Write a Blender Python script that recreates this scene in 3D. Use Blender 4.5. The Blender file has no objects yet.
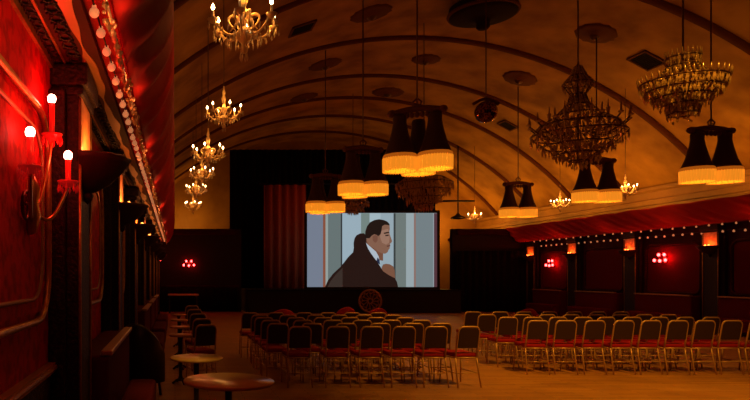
import bpy, bmesh, math, random
from mathutils import Vector, Matrix
random.seed(7)
PI = math.pi
F = 620.0            # focal length in pixels of the 750 wide frame
VU, VV = 175.0, 275.0  # vanishing point of the hall's long axis
EYE = 1.6
scn = bpy.context.scene
COL = scn.collection

def P(u, v, s):      # a place in the hall from where it is seen and its scale (pixels per metre)
    return Vector(((u - VU) / s, F / s, EYE + (VV - v) / s))

# ------------------------------------------------------------------ materials
def mat(name, col, rough=.5, metal=0., emit=None, estr=0., spec=.5, noise=None, coat=0., trans=0., bump=None, sheen=0.):
    m = bpy.data.materials.new(name); m.use_nodes = True
    nt = m.node_tree; b = nt.nodes['Principled BSDF']
    b.inputs['Base Color'].default_value = (*col, 1)
    b.inputs['Roughness'].default_value = rough
    b.inputs['Metallic'].default_value = metal
    b.inputs['Specular IOR Level'].default_value = spec
    b.inputs['Coat Weight'].default_value = coat
    b.inputs['Transmission Weight'].default_value = trans
    b.inputs['Sheen Weight'].default_value = sheen
    if sheen: b.inputs['Sheen Tint'].default_value = (*[min(1, c * 2 + .1) for c in col], 1)
    if emit:
        b.inputs['Emission Color'].default_value = (*emit, 1)
        b.inputs['Emission Strength'].default_value = estr
    tc = nt.nodes.new('ShaderNodeTexCoord')
    if noise:   # (scale, second colour, low, high)
        sc, c2, lo, hi = noise[:4]
        n = nt.nodes.new('ShaderNodeTexNoise'); n.inputs['Scale'].default_value = sc
        n.inputs['Detail'].default_value = 6
        r = nt.nodes.new('ShaderNodeValToRGB')
        r.color_ramp.elements[0].position = lo; r.color_ramp.elements[0].color = (*col, 1)
        r.color_ramp.elements[1].position = hi; r.color_ramp.elements[1].color = (*c2, 1)
        if len(noise) > 4:
            mp = nt.nodes.new('ShaderNodeMapping'); mp.inputs['Scale'].default_value = noise[4]
            nt.links.new(tc.outputs['Object'], mp.inputs['Vector']); nt.links.new(mp.outputs['Vector'], n.inputs['Vector'])
        else:
            nt.links.new(tc.outputs['Object'], n.inputs['Vector'])
        nt.links.new(n.outputs['Fac'], r.inputs['Fac']); nt.links.new(r.outputs['Color'], b.inputs['Base Color'])
    if bump:    # (scale, strength)
        n2 = nt.nodes.new('ShaderNodeTexNoise'); n2.inputs['Scale'].default_value = bump[0]; n2.inputs['Detail'].default_value = 4
        bp = nt.nodes.new('ShaderNodeBump'); bp.inputs['Strength'].default_value = bump[1]; bp.inputs['Distance'].default_value = .02
        nt.links.new(tc.outputs['Object'], n2.inputs['Vector'])
        nt.links.new(n2.outputs['Fac'], bp.inputs['Height']); nt.links.new(bp.outputs['Normal'], b.inputs['Normal'])
    return m

M = {}
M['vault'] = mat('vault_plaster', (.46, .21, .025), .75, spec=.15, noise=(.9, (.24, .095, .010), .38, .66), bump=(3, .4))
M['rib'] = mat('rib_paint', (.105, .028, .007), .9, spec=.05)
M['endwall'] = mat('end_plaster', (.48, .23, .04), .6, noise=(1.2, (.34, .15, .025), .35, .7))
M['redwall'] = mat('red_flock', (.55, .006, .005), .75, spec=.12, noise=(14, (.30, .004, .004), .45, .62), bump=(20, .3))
M['redwood'] = mat('red_panelling', (.045, .002, .002), .7, spec=.12, noise=(3, (.022, .001, .001), .35, .65))
M['darkwood'] = mat('carved_dark_wood', (.012, .004, .003), .5, spec=.25, noise=(38, (.04, .012, .006), .5, .66), bump=(45, .8))
M['gold'] = mat('gilt', (.55, .30, .07), .38, .75, noise=(20, (.32, .15, .03), .4, .7))
M['dullgold'] = mat('tarnished_gilt', (.36, .17, .05), .5, .3)
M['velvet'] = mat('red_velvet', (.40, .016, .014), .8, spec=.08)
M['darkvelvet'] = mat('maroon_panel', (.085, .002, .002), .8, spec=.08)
M['uplit'] = mat('uplit_face', (.75, .34, .12), .45, noise=(9, (.50, .16, .05), .4, .7))  # bright orange tone paints the uplighter glow into the pilaster colour
M['linen'] = mat('cream_cloth', (.6, .42, .2), .8)
M['soffit'] = mat('soffit_paint', (.055, .010, .004), .7, spec=.1)
M['soffitgold'] = mat('soffit_gilt', (.42, .19, .045), .45, .3)
M['black'] = mat('black_cloth', (.006, .003, .003), .9, spec=.1)
M['stagewood'] = mat('stage_black', (.008, .003, .003), .6, spec=.2)
M['flank'] = mat('flank_panelling', (.014, .002, .002), .6, spec=.2)
M['curtain'] = mat('stage_curtain', (.34, .055, .02), .85, spec=.1)
M['iron'] = mat('black_iron', (.012, .007, .005), .4, .6)
M['brass'] = mat('brass', (.60, .34, .10), .3, .9)
M['litgold'] = mat('chandelier_gilt_glass', (.90, .62, .28), .35, .15)
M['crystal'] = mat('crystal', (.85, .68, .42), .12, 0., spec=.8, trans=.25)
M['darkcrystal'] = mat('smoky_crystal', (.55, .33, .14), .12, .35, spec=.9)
M['darkframe'] = mat('bronze_frame', (.11, .045, .018), .4, .5)
M['candle'] = mat('candle_sleeve', (.80, .60, .38), .6)
M['bulb'] = mat('lit_bulb', (1, .8, .5), .4, emit=(1, .62, .26), estr=22)
M['smallbulb'] = mat('festoon_lamp', (1, .6, .35), .3, emit=(1, .36, .14), estr=.34)
M['pinkbulb'] = mat('sconce_bulb', (1, .5, .45), .4, emit=(1, .30, .22), estr=20)
M['redbulb'] = mat('red_bulb', (1, .1, .1), .4, emit=(1, .035, .035), estr=20)
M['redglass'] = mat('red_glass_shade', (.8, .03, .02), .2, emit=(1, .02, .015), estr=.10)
M['shade'] = mat('dark_velvet_shade', (.045, .010, .007), .8, sheen=.3)
M['tassel'] = mat('shade_trim', (.12, .03, .02), .8)
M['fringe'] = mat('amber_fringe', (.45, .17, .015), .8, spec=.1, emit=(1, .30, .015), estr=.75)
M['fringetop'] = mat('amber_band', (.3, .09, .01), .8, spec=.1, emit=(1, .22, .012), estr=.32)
M['chairframe'] = mat('chair_frame_bronze', (.50, .28, .11), .4, .3)
M['chairback'] = mat('chair_back_cloth', (.03, .006, .006), .85)
M['seat'] = mat('red_seat_cloth', (.26, .004, .007), .8, spec=.2)
M['blackleather'] = mat('black_leather', (.012, .004, .004), .42)
M['tabletop'] = mat('polished_table_top', (.55, .30, .07), .28, coat=.3)
M['tablemetal'] = mat('table_iron', (.03, .015, .01), .4, .6)
M['mirrorball'] = mat('mirror_tiles', (.40, .18, .12), .12, .9, noise=(30, (.05, .015, .012), .45, .55))
M['vent'] = mat('vent_grille', (.015, .006, .004), .8, spec=.1)
M['rose'] = mat('rose_plaster', (.13, .042, .010), .8, spec=.1)
M['dishpaint'] = mat('dark_dish', (.022, .008, .005), .85, spec=.1)
M['screenframe'] = mat('screen_border', (.005, .003, .003), .8)
M['lantern'] = mat('bulb_flame', (1, .5, .2), .4, emit=(1, .25, .04), estr=5)
M['alabaster'] = mat('bowl_plaster', (.035, .009, .005), .6, spec=.25)

def floor_mat():
    m = bpy.data.materials.new('parquet'); m.use_nodes = True
    nt = m.node_tree; b = nt.nodes['Principled BSDF']; L = nt.links.new
    tc = nt.nodes.new('ShaderNodeTexCoord')
    br = nt.nodes.new('ShaderNodeTexBrick')
    br.inputs['Scale'].default_value = 1; br.inputs['Brick Width'].default_value = .9; br.inputs['Row Height'].default_value = .09
    br.inputs['Mortar Size'].default_value = .004
    br.inputs['Color1'].default_value = (.50, .22, .03, 1); br.inputs['Color2'].default_value = (.38, .155, .02, 1)
    br.inputs['Mortar'].default_value = (.08, .03, .01, 1)
    n = nt.nodes.new('ShaderNodeTexNoise'); n.inputs['Scale'].default_value = 1.3; n.inputs['Detail'].default_value = 5
    mx = nt.nodes.new('ShaderNodeMix'); mx.data_type = 'RGBA'; mx.blend_type = 'MULTIPLY'; mx.inputs[0].default_value = .55
    L(tc.outputs['Object'], br.inputs['Vector']); L(tc.outputs['Object'], n.inputs['Vector'])
    L(br.outputs['Color'], mx.inputs[6]); L(n.outputs['Fac'], mx.inputs[7]); L(mx.outputs[2], b.inputs['Base Color'])
    r = nt.nodes.new('ShaderNodeMapRange'); r.inputs[3].default_value = .48; r.inputs[4].default_value = .7
    L(n.outputs['Fac'], r.inputs[0]); L(r.outputs[0], b.inputs['Roughness'])
    b.inputs['Specular IOR Level'].default_value = .35
    return m
M['floor'] = floor_mat()

# ------------------------------------------------------------------ mesh builder
class MB:
    def __init__(s): s.v = []; s.f = []; s.sm = []
    def add(s, vs, fs, smooth=False):
        o = len(s.v); s.v += [tuple(v) for v in vs]
        s.f += [tuple(i + o for i in f) for f in fs]; s.sm += [smooth] * len(fs)
        return s
    def box(s, a, b):
        x0, y0, z0 = a; x1, y1, z1 = b
        return s.add([(x0,y0,z0),(x1,y0,z0),(x1,y1,z0),(x0,y1,z0),(x0,y0,z1),(x1,y0,z1),(x1,y1,z1),(x0,y1,z1)],
              [(0,3,2,1),(4,5,6,7),(0,1,5,4),(1,2,6,5),(2,3,7,6),(3,0,4,7)])
    def tube(s, pts, r, n=8, closed=False, cap=True):
        pts = [Vector(p) for p in pts]; N = len(pts)
        rs = r if isinstance(r, (list, tuple)) else [r] * N
        vs = []; up = None
        for i, p in enumerate(pts):
            if closed: t = pts[(i + 1) % N] - pts[i - 1]
            else: t = pts[min(i + 1, N - 1)] - pts[max(i - 1, 0)]
            t.normalize()
            if up is None:
                up = Vector((0, 0, 1)) if abs(t.z) < .9 else Vector((1, 0, 0))
            a = t.cross(up)
            if a.length < 1e-5: a = t.cross(Vector((0, 1, 0)))
            a.normalize(); b = a.cross(t).normalized(); up = b
            for k in range(n):
                q = 2 * PI * k / n
                vs.append(p + (a * math.cos(q) + b * math.sin(q)) * rs[i])
        fs = []
        for i in range(N if closed else N - 1):
            j = (i + 1) % N
            for k in range(n):
                l = (k + 1) % n
                fs.append((i * n + k, j * n + k, j * n + l, i * n + l))
        if cap and not closed:
            fs.append(tuple(range(n))); fs.append(tuple((N - 1) * n + k for k in reversed(range(n))))
        return s.add(vs, fs, True)
    def lathe(s, prof, c=(0, 0, 0), n=16, a0=0., a1=2 * PI, flute=0., nf=0):
        full = abs(a1 - a0 - 2 * PI) < 1e-6
        m = n if full else n + 1
        vs = []
        for r, z in prof:
            for k in range(m):
                q = a0 + (a1 - a0) * k / n
                rr = r * (1 + flute * math.cos(nf * q)) if nf else r
                vs.append((c[0] + rr * math.cos(q), c[1] + rr * math.sin(q), c[2] + z))
        fs = []
        for i in range(len(prof) - 1):
            for k in range(n):
                l = (k + 1) % m
                fs.append((i * m + k, i * m + l, (i + 1) * m + l, (i + 1) * m + k))
        return s.add(vs, fs, True)
    def ball(s, c, r, n=10, sz=1.):
        pr = [(max(1e-4, r * math.sin(PI * i / (n // 2))), -r * sz * math.cos(PI * i / (n // 2))) for i in range(n // 2 + 1)]
        return s.lathe(pr, c, n)
    def drop(s, c, r, h):   # a cut crystal drop hanging from c
        x, y, z = c
        vs = [(x,y,z)] + [(x + r*math.cos(q), y + r*math.sin(q), z - h*.62) for q in (0, PI/2, PI, 3*PI/2)] + [(x,y,z-h)]
        return s.add(vs, [(0,1,2),(0,2,3),(0,3,4),(0,4,1),(5,2,1),(5,3,2),(5,4,3),(5,1,4)])
    def prism(s, poly, axis, a, b):   # a polygon of 2D points given depth along an axis
        n = len(poly)
        def mk(p, d):
            return (d, p[0], p[1]) if axis == 'x' else (p[0], d, p[1]) if axis == 'y' else (p[0], p[1], d)
        vs = [mk(p, a) for p in poly] + [mk(p, b) for p in poly]
        fs = [tuple(range(n)), tuple(reversed(range(n, 2 * n)))]
        fs += [(i, n + i, n + (i + 1) % n, (i + 1) % n) for i in range(n)]
        return s.add(vs, fs)
    def build(s, name, m, parent=None, bevel=0.):
        me = bpy.data.meshes.new(name); me.from_pydata(s.v, [], s.f)
        me.polygons.foreach_set('use_smooth', s.sm)
        bm = bmesh.new(); bm.from_mesh(me); bmesh.ops.recalc_face_normals(bm, faces=bm.faces); bm.to_mesh(me); bm.free()
        me.materials.append(m); me.update()
        o = bpy.data.objects.new(name, me); COL.objects.link(o)
        if parent: o.parent = parent
        if bevel:
            b = o.modifiers.new('bevel', 'BEVEL'); b.width = bevel; b.segments = 2; b.limit_method = 'ANGLE'
        return o

def tag(o, label=None, cat=None, group=None, kind=None):
    if label: o['label'] = label
    if cat: o['category'] = cat
    if group: o['group'] = group
    if kind: o['kind'] = kind
    return o
def thing(name, loc, label, cat, group=None, rz=0.):
    o = bpy.data.objects.new(name, None); COL.objects.link(o)
    o.location = loc; o.rotation_euler = (0, 0, rz); o.empty_display_size = .1
    return tag(o, label, cat, group)
KIDS = {}
def copy_tree(o, loc=None, rz=None, label=None, parent=None, kids=None):
    kids = kids if kids is not None else {}
    if not kids:
        for q in bpy.data.objects:
            if q.parent: kids.setdefault(q.parent.name, []).append(q)
    c = o.copy(); COL.objects.link(c); c.parent = parent
    if loc is not None: c.location = loc
    if rz is not None: c.rotation_euler = (0, 0, rz)
    if label: c['label'] = label
    for ch in kids.get(o.name, []):
        copy_tree(ch, parent=c, kids=kids)
    return c
def struct(mb, name, m, bevel=0.):
    return tag(mb.build(name, m, bevel=bevel), kind='structure')
def lamp(name, loc, energy, col, rad=.05, parent=None):
    d = bpy.data.lights.new(name, 'POINT'); d.energy = energy; d.color = col; d.shadow_soft_size = rad
    o = bpy.data.objects.new(name, d); COL.objects.link(o); o.location = loc
    if parent: o.parent = parent
    return o
def area(name, loc, rot, sx, sy, energy, col):
    d = bpy.data.lights.new(name, 'AREA'); d.shape = 'RECTANGLE'; d.size = sx; d.size_y = sy; d.energy = energy; d.color = col
    o = bpy.data.objects.new(name, d); COL.objects.link(o); o.location = loc; o.rotation_euler = rot
    return o
ORD = ['first','second','third','fourth','fifth','sixth','seventh','eighth','ninth','tenth','eleventh','twelfth','thirteenth','fourteenth']

# ------------------------------------------------------------------ hall measures
XL, XR = -.83, 15.3        # side walls
CX, R, APEX, HALF = 7.2, 12.0, 8.9, 9.6
YS, YE, Y0 = 26.0, 33.7, -3.0   # stage front, end wall, wall behind the camera
SPR = APEX - R + math.sqrt(R * R - HALF * HALF)
def vz(x): return APEX - R + math.sqrt(R * R - (x - CX) ** 2)
def on_vault(u, v):        # where a sight line meets the vault
    lo, hi = 15., 400.
    for _ in range(60):
        s = (lo + hi) / 2
        x = (u - VU) / s
        if EYE + (VV - v) / s > vz(x): lo = s
        else: hi = s
    return P(u, v, s), s

# floor
struct(MB().box((-3, Y0, -.2), (17.2, YE, 0)), 'floor', M['floor'])
# vaulted ceiling, a shell of real thickness
NS = 56
def arc(r_off, n=NS, half=HALF):
    a = math.asin(half / R)
    return [(CX + (R + r_off) * math.sin(-a + 2 * a * i / n), APEX - R + (R + r_off) * math.cos(-a + 2 * a * i / n)) for i in range(n + 1)]
mb = MB()
ins, out = arc(0), arc(.25)
for ring, in ((ins,), (out,)):
    o = len(mb.v)
    mb.add([(x, Y0, z) for x, z in ring] + [(x, YE, z) for x, z in ring],
           [(i, i + 1, NS + 2 + i, NS + 1 + i) for i in range(NS)], True)
vault = struct(mb, 'ceiling', M['vault'])
# ribs
RIBS = [7.6, 11.2, 14.76, 19.0, 22.6, 25.4, 28.3, 31.4]
for k, y in enumerate(RIBS):
    mb = MB(); a, b = arc(.02), arc(-.07); w = .13
    n = NS + 1
    vs = [(x, y - w, z) for x, z in a] + [(x, y + w, z) for x, z in a] + [(x, y + w * .7, z) for x, z in b] + [(x, y - w * .7, z) for x, z in b]
    fs = []
    for i in range(NS):
        for q in range(4):
            q2 = (q + 1) % 4
            fs.append((q * n + i, q * n + i + 1, q2 * n + i + 1, q2 * n + i))
    mb.add(vs, fs, True)
    struct(mb, 'trim_%d' % (k + 1), M['rib'])
# gilt cornice where the vault springs, both sides
for k, (x0, x1) in enumerate(((CX + HALF - .55, CX + HALF + .1), (CX - HALF - .1, CX - HALF + .55))):
    d = 1 if k == 0 else -1
    inner = x0 if k == 0 else x1
    mb = MB()
    pr = [(inner + .10 * d, 3.58), (inner + .10 * d, SPR - .12), (inner + .0 * d, SPR - .10), (inner - .0 * d, SPR + .06), (inner + .12 * d, SPR + .10), (inner + .12 * d, SPR + .34), (inner + .02 * d, SPR + .40),
          (inner + .02 * d, SPR + .50), (inner + .65 * d, SPR + .50), (inner + .65 * d, 3.58)]
    mb.prism(pr, 'y', Y0, YE - .02)
    struct(mb, 'trim_%d' % (9 + k), M['endwall'])
# cover over the side aisles, from the vault down to the pelmet
struct(MB().box((XR - .48, Y0, 3.44), (CX + HALF + .3, YE, 3.58)), 'trim_11', M['redwood'])
struct(MB().box((CX - HALF - .3, Y0, 3.34), (XL + .05, YE, 3.58)), 'trim_12', M['redwood'])

# walls
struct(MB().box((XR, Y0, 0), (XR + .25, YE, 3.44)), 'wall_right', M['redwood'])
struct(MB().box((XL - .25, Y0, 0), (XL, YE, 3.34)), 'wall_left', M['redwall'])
mb = MB()
ring = arc(.2)
mb.prism([(-2.6, 0)] + [(x, z) for x, z in ring] + [(17.0, 0)], 'y', YE, YE + .25)
struct(mb, 'wall_end', M['endwall'])
mb = MB(); mb.prism([(-2.6, 0)] + [(x, z) for x, z in ring] + [(17.0, 0)], 'y', Y0 - .25, Y0)
struct(mb, 'wall_back', M['redwood'])

# ------------------------------------------------------------------ left wall: frames, pilasters, dado
def rail(mb, pts, r): mb.tube(pts, r, 6)
def frame_path(x, y0, y1, z0, z1, rc=.22, n=5):
    pts = []
    for cy, cz, a in ((y1 - rc, z1 - rc, 0), (y0 + rc, z1 - rc, 90), (y0 + rc, z0 + rc, 180), (y1 - rc, z0 + rc, 270)):
        for k in range(n + 1):
            q = math.radians(a + 90 * k / n)
            pts.append((x, cy + rc * math.cos(q), cz + rc * math.sin(q)))
    return pts
PL = [4.15 + 2.9 * k for k in range(8)]
PR = [14.5, 17.25, 20.35, 23.35, 26.1]
PH = 3.02
def pilaster(x, y, side, label, group):
    # side +1: left wall, stands out towards +x
    t = thing('pilaster', (x, y, 0), label, 'pilaster', group)
    d = side
    MB().box(*sorted_box((0, 0, .12), (d * .19, .5, PH - .16))).build('shaft', M['darkwood'], t, .012)
    MB().box(*sorted_box((d * .19, .03, 2.36), (d * .197, .47, PH - .22))).build('uplit_face', M['uplit'], t)  # paler sheet over the dark shaft, standing in for the bowl's light on it
    MB().box(*sorted_box((-.0 * d, -.10, .05), (d * .11, .0, PH - .2))).build('side_strip', M['darkwood'], t, .01)
    MB().box(*sorted_box((-.0 * d, .5, .05), (d * .11, .62, PH - .2))).build('side_strip', M['darkwood'], t, .01)
    mb = MB(); mb.box(*sorted_box((0, -.05, PH - .16), (d * .25, .55, PH - .02))); mb.box(*sorted_box((0, -.025, PH - .22), (d * .22, .525, PH - .16)))
    mb.build('capital', M['darkwood'], t, .015)
    MB().box(*sorted_box((0, -.04, 0), (d * .23, .54, .14))).build('plinth', M['darkwood'], t, .015)
    MB().tube([(d * .195, -.004, .16), (d * .195, -.004, PH - .24)], .011, 6).build('gilt_edge', M['gold'], t)
    MB().tube([(d * .195, .504, .16), (d * .195, .504, PH - .24)], .011, 6).build('gilt_edge', M['gold'], t)
    return t
def sorted_box(a, b):
    return tuple(min(p, q) for p, q in zip(a, b)), tuple(max(p, q) for p, q in zip(a, b))
def uplight(x, y, side, z, label, group, e, col):
    t = thing('bowl_uplighter', (x, y, z), label, 'wall light', group)
    a0 = -PI / 2 if side > 0 else PI / 2
    prof = [(.03, -.20), (.08, -.19), (.17, -.14), (.25, -.07), (.30, .0), (.325, .03), (.31, .045), (.285, .03), (.24, -.04), (.12, -.11), (.02, -.13)]
    MB().lathe(prof, (0, 0, 0), 18, a0, a0 + PI, .03, 14).build('bowl', M['alabaster'], t)
    MB().lathe([(.001, -.28), (.03, -.25), (.045, -.22), (.03, -.19)], (side * .02, 0, 0), 10).build('finial', M['darkwood'], t)
    mb = MB(); mb.ball((side * .10, -.06, .03), .035, 8, 1.5); mb.ball((side * .10, .06, .03), .035, 8, 1.5); mb.build('bulb', M['lantern'], t)
    lamp('uplight_glow', (side * .12, 0, .10), e, col, .04, t)
    return t
for k, y in enumerate(PL):
    pilaster(XL, y, 1, 'dark carved wood pilaster, %s from the camera along the left wall' % ORD[k], 'left wall pilasters')
    uplight(XL + .19, y + .25, 1, 2.38, 'dark plaster bowl uplighter glowing orange, on the %s pilaster of the left wall' % ORD[k], 'left wall bowl uplighters', 7, (1, .27, .05))
for k, y in enumerate(PR):
    pilaster(XR, y, -1, 'dark carved wood pilaster, %s from the camera along the right wall' % ORD[k], 'right wall pilasters')
    uplight(XR - .19, y + .25, -1, 2.38, 'orange glowing bowl uplighter on the %s pilaster of the right wall' % ORD[k], 'right wall bowl uplighters', 4.5, (1, .11, .015))

# panel frames between pilasters
gaps = [(1.2, 4.0)] + [(PL[k] + .68, PL[k + 1] - .16) for k in range(7)] + [(PL[7] + .68, YS - .1)]
for k, (a, b) in enumerate(gaps):
    if b - a < .8: continue
    t = thing('panel_frame', (XL, (a + b) / 2, 0), 'gilt framed red wall panel, %s bay from the camera on the left wall' % ORD[k], 'wall panel', 'left wall panel frames')
    h = (b - a) / 2
    MB().tube(frame_path(.03, -h + .08, h - .08, 1.33, 2.58, .3), .022, 6, True).build('outer_moulding', M['gold'], t)
    MB().tube(frame_path(.02, -h + .22, h - .22, 1.46, 2.45, .24), .013, 5, True).build('inner_moulding', M['dullgold'], t)
    MB().box((0, -h + .12, 1.38), (.015, h - .12, 2.53)).build('panel', M['redwall'], t)
edges = [11.2] + PR + [YS]
for k in range(1, len(edges) - 1):
    a, b = edges[k] + .72, edges[k + 1] - .2
    if b - a < .6: continue
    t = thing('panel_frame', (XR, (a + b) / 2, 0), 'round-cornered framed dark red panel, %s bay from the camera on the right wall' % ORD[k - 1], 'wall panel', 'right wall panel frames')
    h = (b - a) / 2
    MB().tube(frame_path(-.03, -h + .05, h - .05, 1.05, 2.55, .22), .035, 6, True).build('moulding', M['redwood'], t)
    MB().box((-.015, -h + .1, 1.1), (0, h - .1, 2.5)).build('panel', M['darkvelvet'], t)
# dado rails
mb = MB(); mb.box((XL, Y0, .97), (XL + .05, 4.14, 1.03)); mb.tube([(XL + .05, Y0, 1.0), (XL + .05, 4.1, 1.0)], .016, 6)
struct(mb, 'trim_13', M['soffitgold'])
mb = MB(); mb.box((XL, Y0, .1), (XL + .02, 4.14, .97)); struct(mb, 'trim_14', M['darkwood'])
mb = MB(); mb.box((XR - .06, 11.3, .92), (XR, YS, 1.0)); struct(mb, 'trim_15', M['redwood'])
struct(MB().box((XL, Y0, 0), (XL + .03, YS, .12)), 'baseboard_left', M['darkwood'])
struct(MB().box((XR - .03, Y0, 0), (XR, YS, .14)), 'baseboard_right', M['darkwood'])

# carved emblem medallion on the dado of the near left wall (gilt swirl)
mb = MB()
sp = [(XL + .03, 3.15 + .17 * (1 - t_ / 26) * math.cos(t_ * .55), .72 + .17 * (1 - t_ / 26) * math.sin(t_ * .55)) for t_ in range(24)]
mb.tube(sp, .014, 5)
tag(mb.build('scroll_ornament', M['dullgold']), 'gilt scroll ornament low on the near left wall beside the pilaster', 'ornament')

# soffit and cornice of the left wall
SH = 3.02
struct(MB().box((XL, Y0, SH), (XL + .34, YS + 1, SH + .12)), 'trim_16', M['soffit'])
def filigree(x0, x1, y0, y1, z, step):
    mb = MB(); y = y0; xm = (x0 + x1) / 2; w = (x1 - x0)
    while y < y1:
        pts = []
        for k in range(11):
            q = 2 * PI * k / 10
            pts.append((xm + w * .42 * math.sin(q) * (1 - .4 * (k % 2)), y + step * .42 * math.cos(q), z))
        mb.tube(pts, .008, 4)
        mb.tube([(xm - w * .45, y + step * .5, z), (xm, y + step * .3, z - .004), (xm + w * .45, y + step * .5, z)], .007, 4)
        y += step
    return mb
struct(filigree(XL + .02, XL + .09, 1.2, 16, SH - .004, .10), 'trim_17', M['darkwood'])
mb = MB(); mb.box((XL, Y0, SH - .05), (XL + .022, YS, SH)); mb.box((XL + .09, Y0, SH - .012), (XL + .105, YS, SH)); struct(mb, 'trim_18', M['gold'])
struct(filigree(XL + .13, XL + .225, 1.2, 16, SH - .008, .13), 'trim_19', M['darkwood'])
# wavy gilt band at the soffit edge
mb = MB(); pts_t = []; y = Y0
n = 0; vs = []; fs = []
while y < YS:
    w = .020 * math.sin(y * 4.6) + .008 * math.sin(y * 11)
    vs += [(XL + .225 - w, y, SH - .006), (XL + .285 + w, y, SH - .006), (XL + .285 + w, y, SH + .02), (XL + .225 - w, y, SH + .02)]
    if n:
        o = 4 * n
        for q in range(4): fs.append((o - 4 + q, o - 4 + (q + 1) % 4, o + (q + 1) % 4, o + q))
    n += 1; y += .06
mb.add(vs, fs, False)
struct(mb, 'trim_20', M['soffitgold'])
struct(MB().box((XL + .34, Y0, SH + .05), (XL + .485, YS + 1, SH + .45)), 'trim_21', M['velvet'])
struct(MB().box((XR - .26, Y0, SH + .02), (XR + .0, YS + 1, SH + .14)), 'trim_22', M['redwood'])

# velvet pelmet: ruched drape bulging out under the vault, left and right
def pelmet(x_in, x_out, z0, z1, name, label, y0, y1):
    mb = MB(); ny = int((y1 - y0) / .045); nc = 12
    vs = []; fs = []
    for j in range(ny + 1):
        y = y0 + (y1 - y0) * j / ny
        for i in range(nc + 1):
            t = i / nc
            ph = (y * 2.6 - t * 3.3)
            fold = .045 * math.sin(ph * 2 * PI * .75) + .018 * math.sin(ph * 2 * PI * 1.9 + 1)
            bul = math.sin(PI * t) ** .8
            sc = .05 * abs(math.sin(PI * (y % 1.45) / 1.45))
            x = x_in + (x_out - x_in) * (t ** .75) + (fold * bul) * (1 if x_out > x_in else -1)
            z = z0 + (z1 - z0) * t + sc * t * .5 - .08 * bul * (1 - t) 
            vs.append((x, y, z))
    m = nc + 1
    for j in range(ny):
        for i in range(nc):
            fs.append((j * m + i, j * m + i + 1, (j + 1) * m + i + 1, (j + 1) * m + i))
    mb.add(vs, fs, True)
    o = mb.build(name, M['velvet'])
    s = o.modifiers.new('thick', 'SOLIDIFY'); s.thickness = .02
    return tag(o, label, 'drape')
pelmet(XL + .50, -.03, SH + .0, SH + .85, 'velvet_pelmet', 'ruched red velvet pelmet bulging above the left wall', Y0, YS + 1)
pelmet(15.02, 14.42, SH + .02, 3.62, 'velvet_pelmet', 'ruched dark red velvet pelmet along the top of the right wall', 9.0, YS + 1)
struct(MB().box((XL + .5, Y0, SH + .80), (-.06, YS + 1, SH + .86)), 'trim_23', M['velvet'])

# beaded garland along the pelmet
def garland(x, z, y0, y1, label, m):
    mb = MB(); y = y0; k = 0
    while y < y1:
        dz = .035 * math.cos(y * 2 * PI / .5)
        mb.ball((x + random.uniform(-.02, .02), y, z + dz + random.uniform(-.02, .02)), random.uniform(.010, .022), 6)
        if k % 3 == 0: mb.drop((x, y, z + dz), .016, .07)
        y += .045 if y < 12 else .09; k += 1
    mb.tube([(x, y0 + i * (y1 - y0) / 60, z) for i in range(61)], .012, 5)
    return tag(mb.build('bead_garland', m), label, 'garland')
M['garland'] = mat('garland_beads', (.80, .52, .28), .2, .5)
garland(XL + .485, SH - .055, 2.0, YS, 'sparkling bead garland hanging along the left velvet pelmet', M['garland'])

# strings of round bulbs
def bulbs(x, z, y0, y1, step, r, label, e=None):
    n = int((y1 - y0) / step) + 1
    t = thing('string_lights', (x, y0, z), label, 'string lights')
    MB().tube([(0, i * (y1 - y0) / 20, .035) for i in range(21)], .006, 5).build('cable', M['iron'], t)
    b0 = None
    for k in range(min(n, 99)):
        if b0 is None:
            m = MB(); m.ball((0, 0, 0), r, 12); m.lathe([(r * .4, r * .7), (r * .45, r * 1.35)], (0, 0, 0), 8)
            b0 = m.build('bulb', M['smallbulb'], t); o = b0
        else:
            o = b0.copy(); COL.objects.link(o); o.parent = t
        o.location = (0, k * step, random.uniform(-.01, .01))
bulbs(XL + .40, SH - .02, 3.0, 25.5, .30, .028, 'string of round warm bulbs under the left pelmet')
bulbs(14.88, 2.985, 15.6, 25.8, .42, .026, 'upper string of small warm bulbs along the right wall')
bulbs(15.16, 2.80, 15.8, 25.8, .34, .030, 'lower string of small warm bulbs along the right wall')

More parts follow.
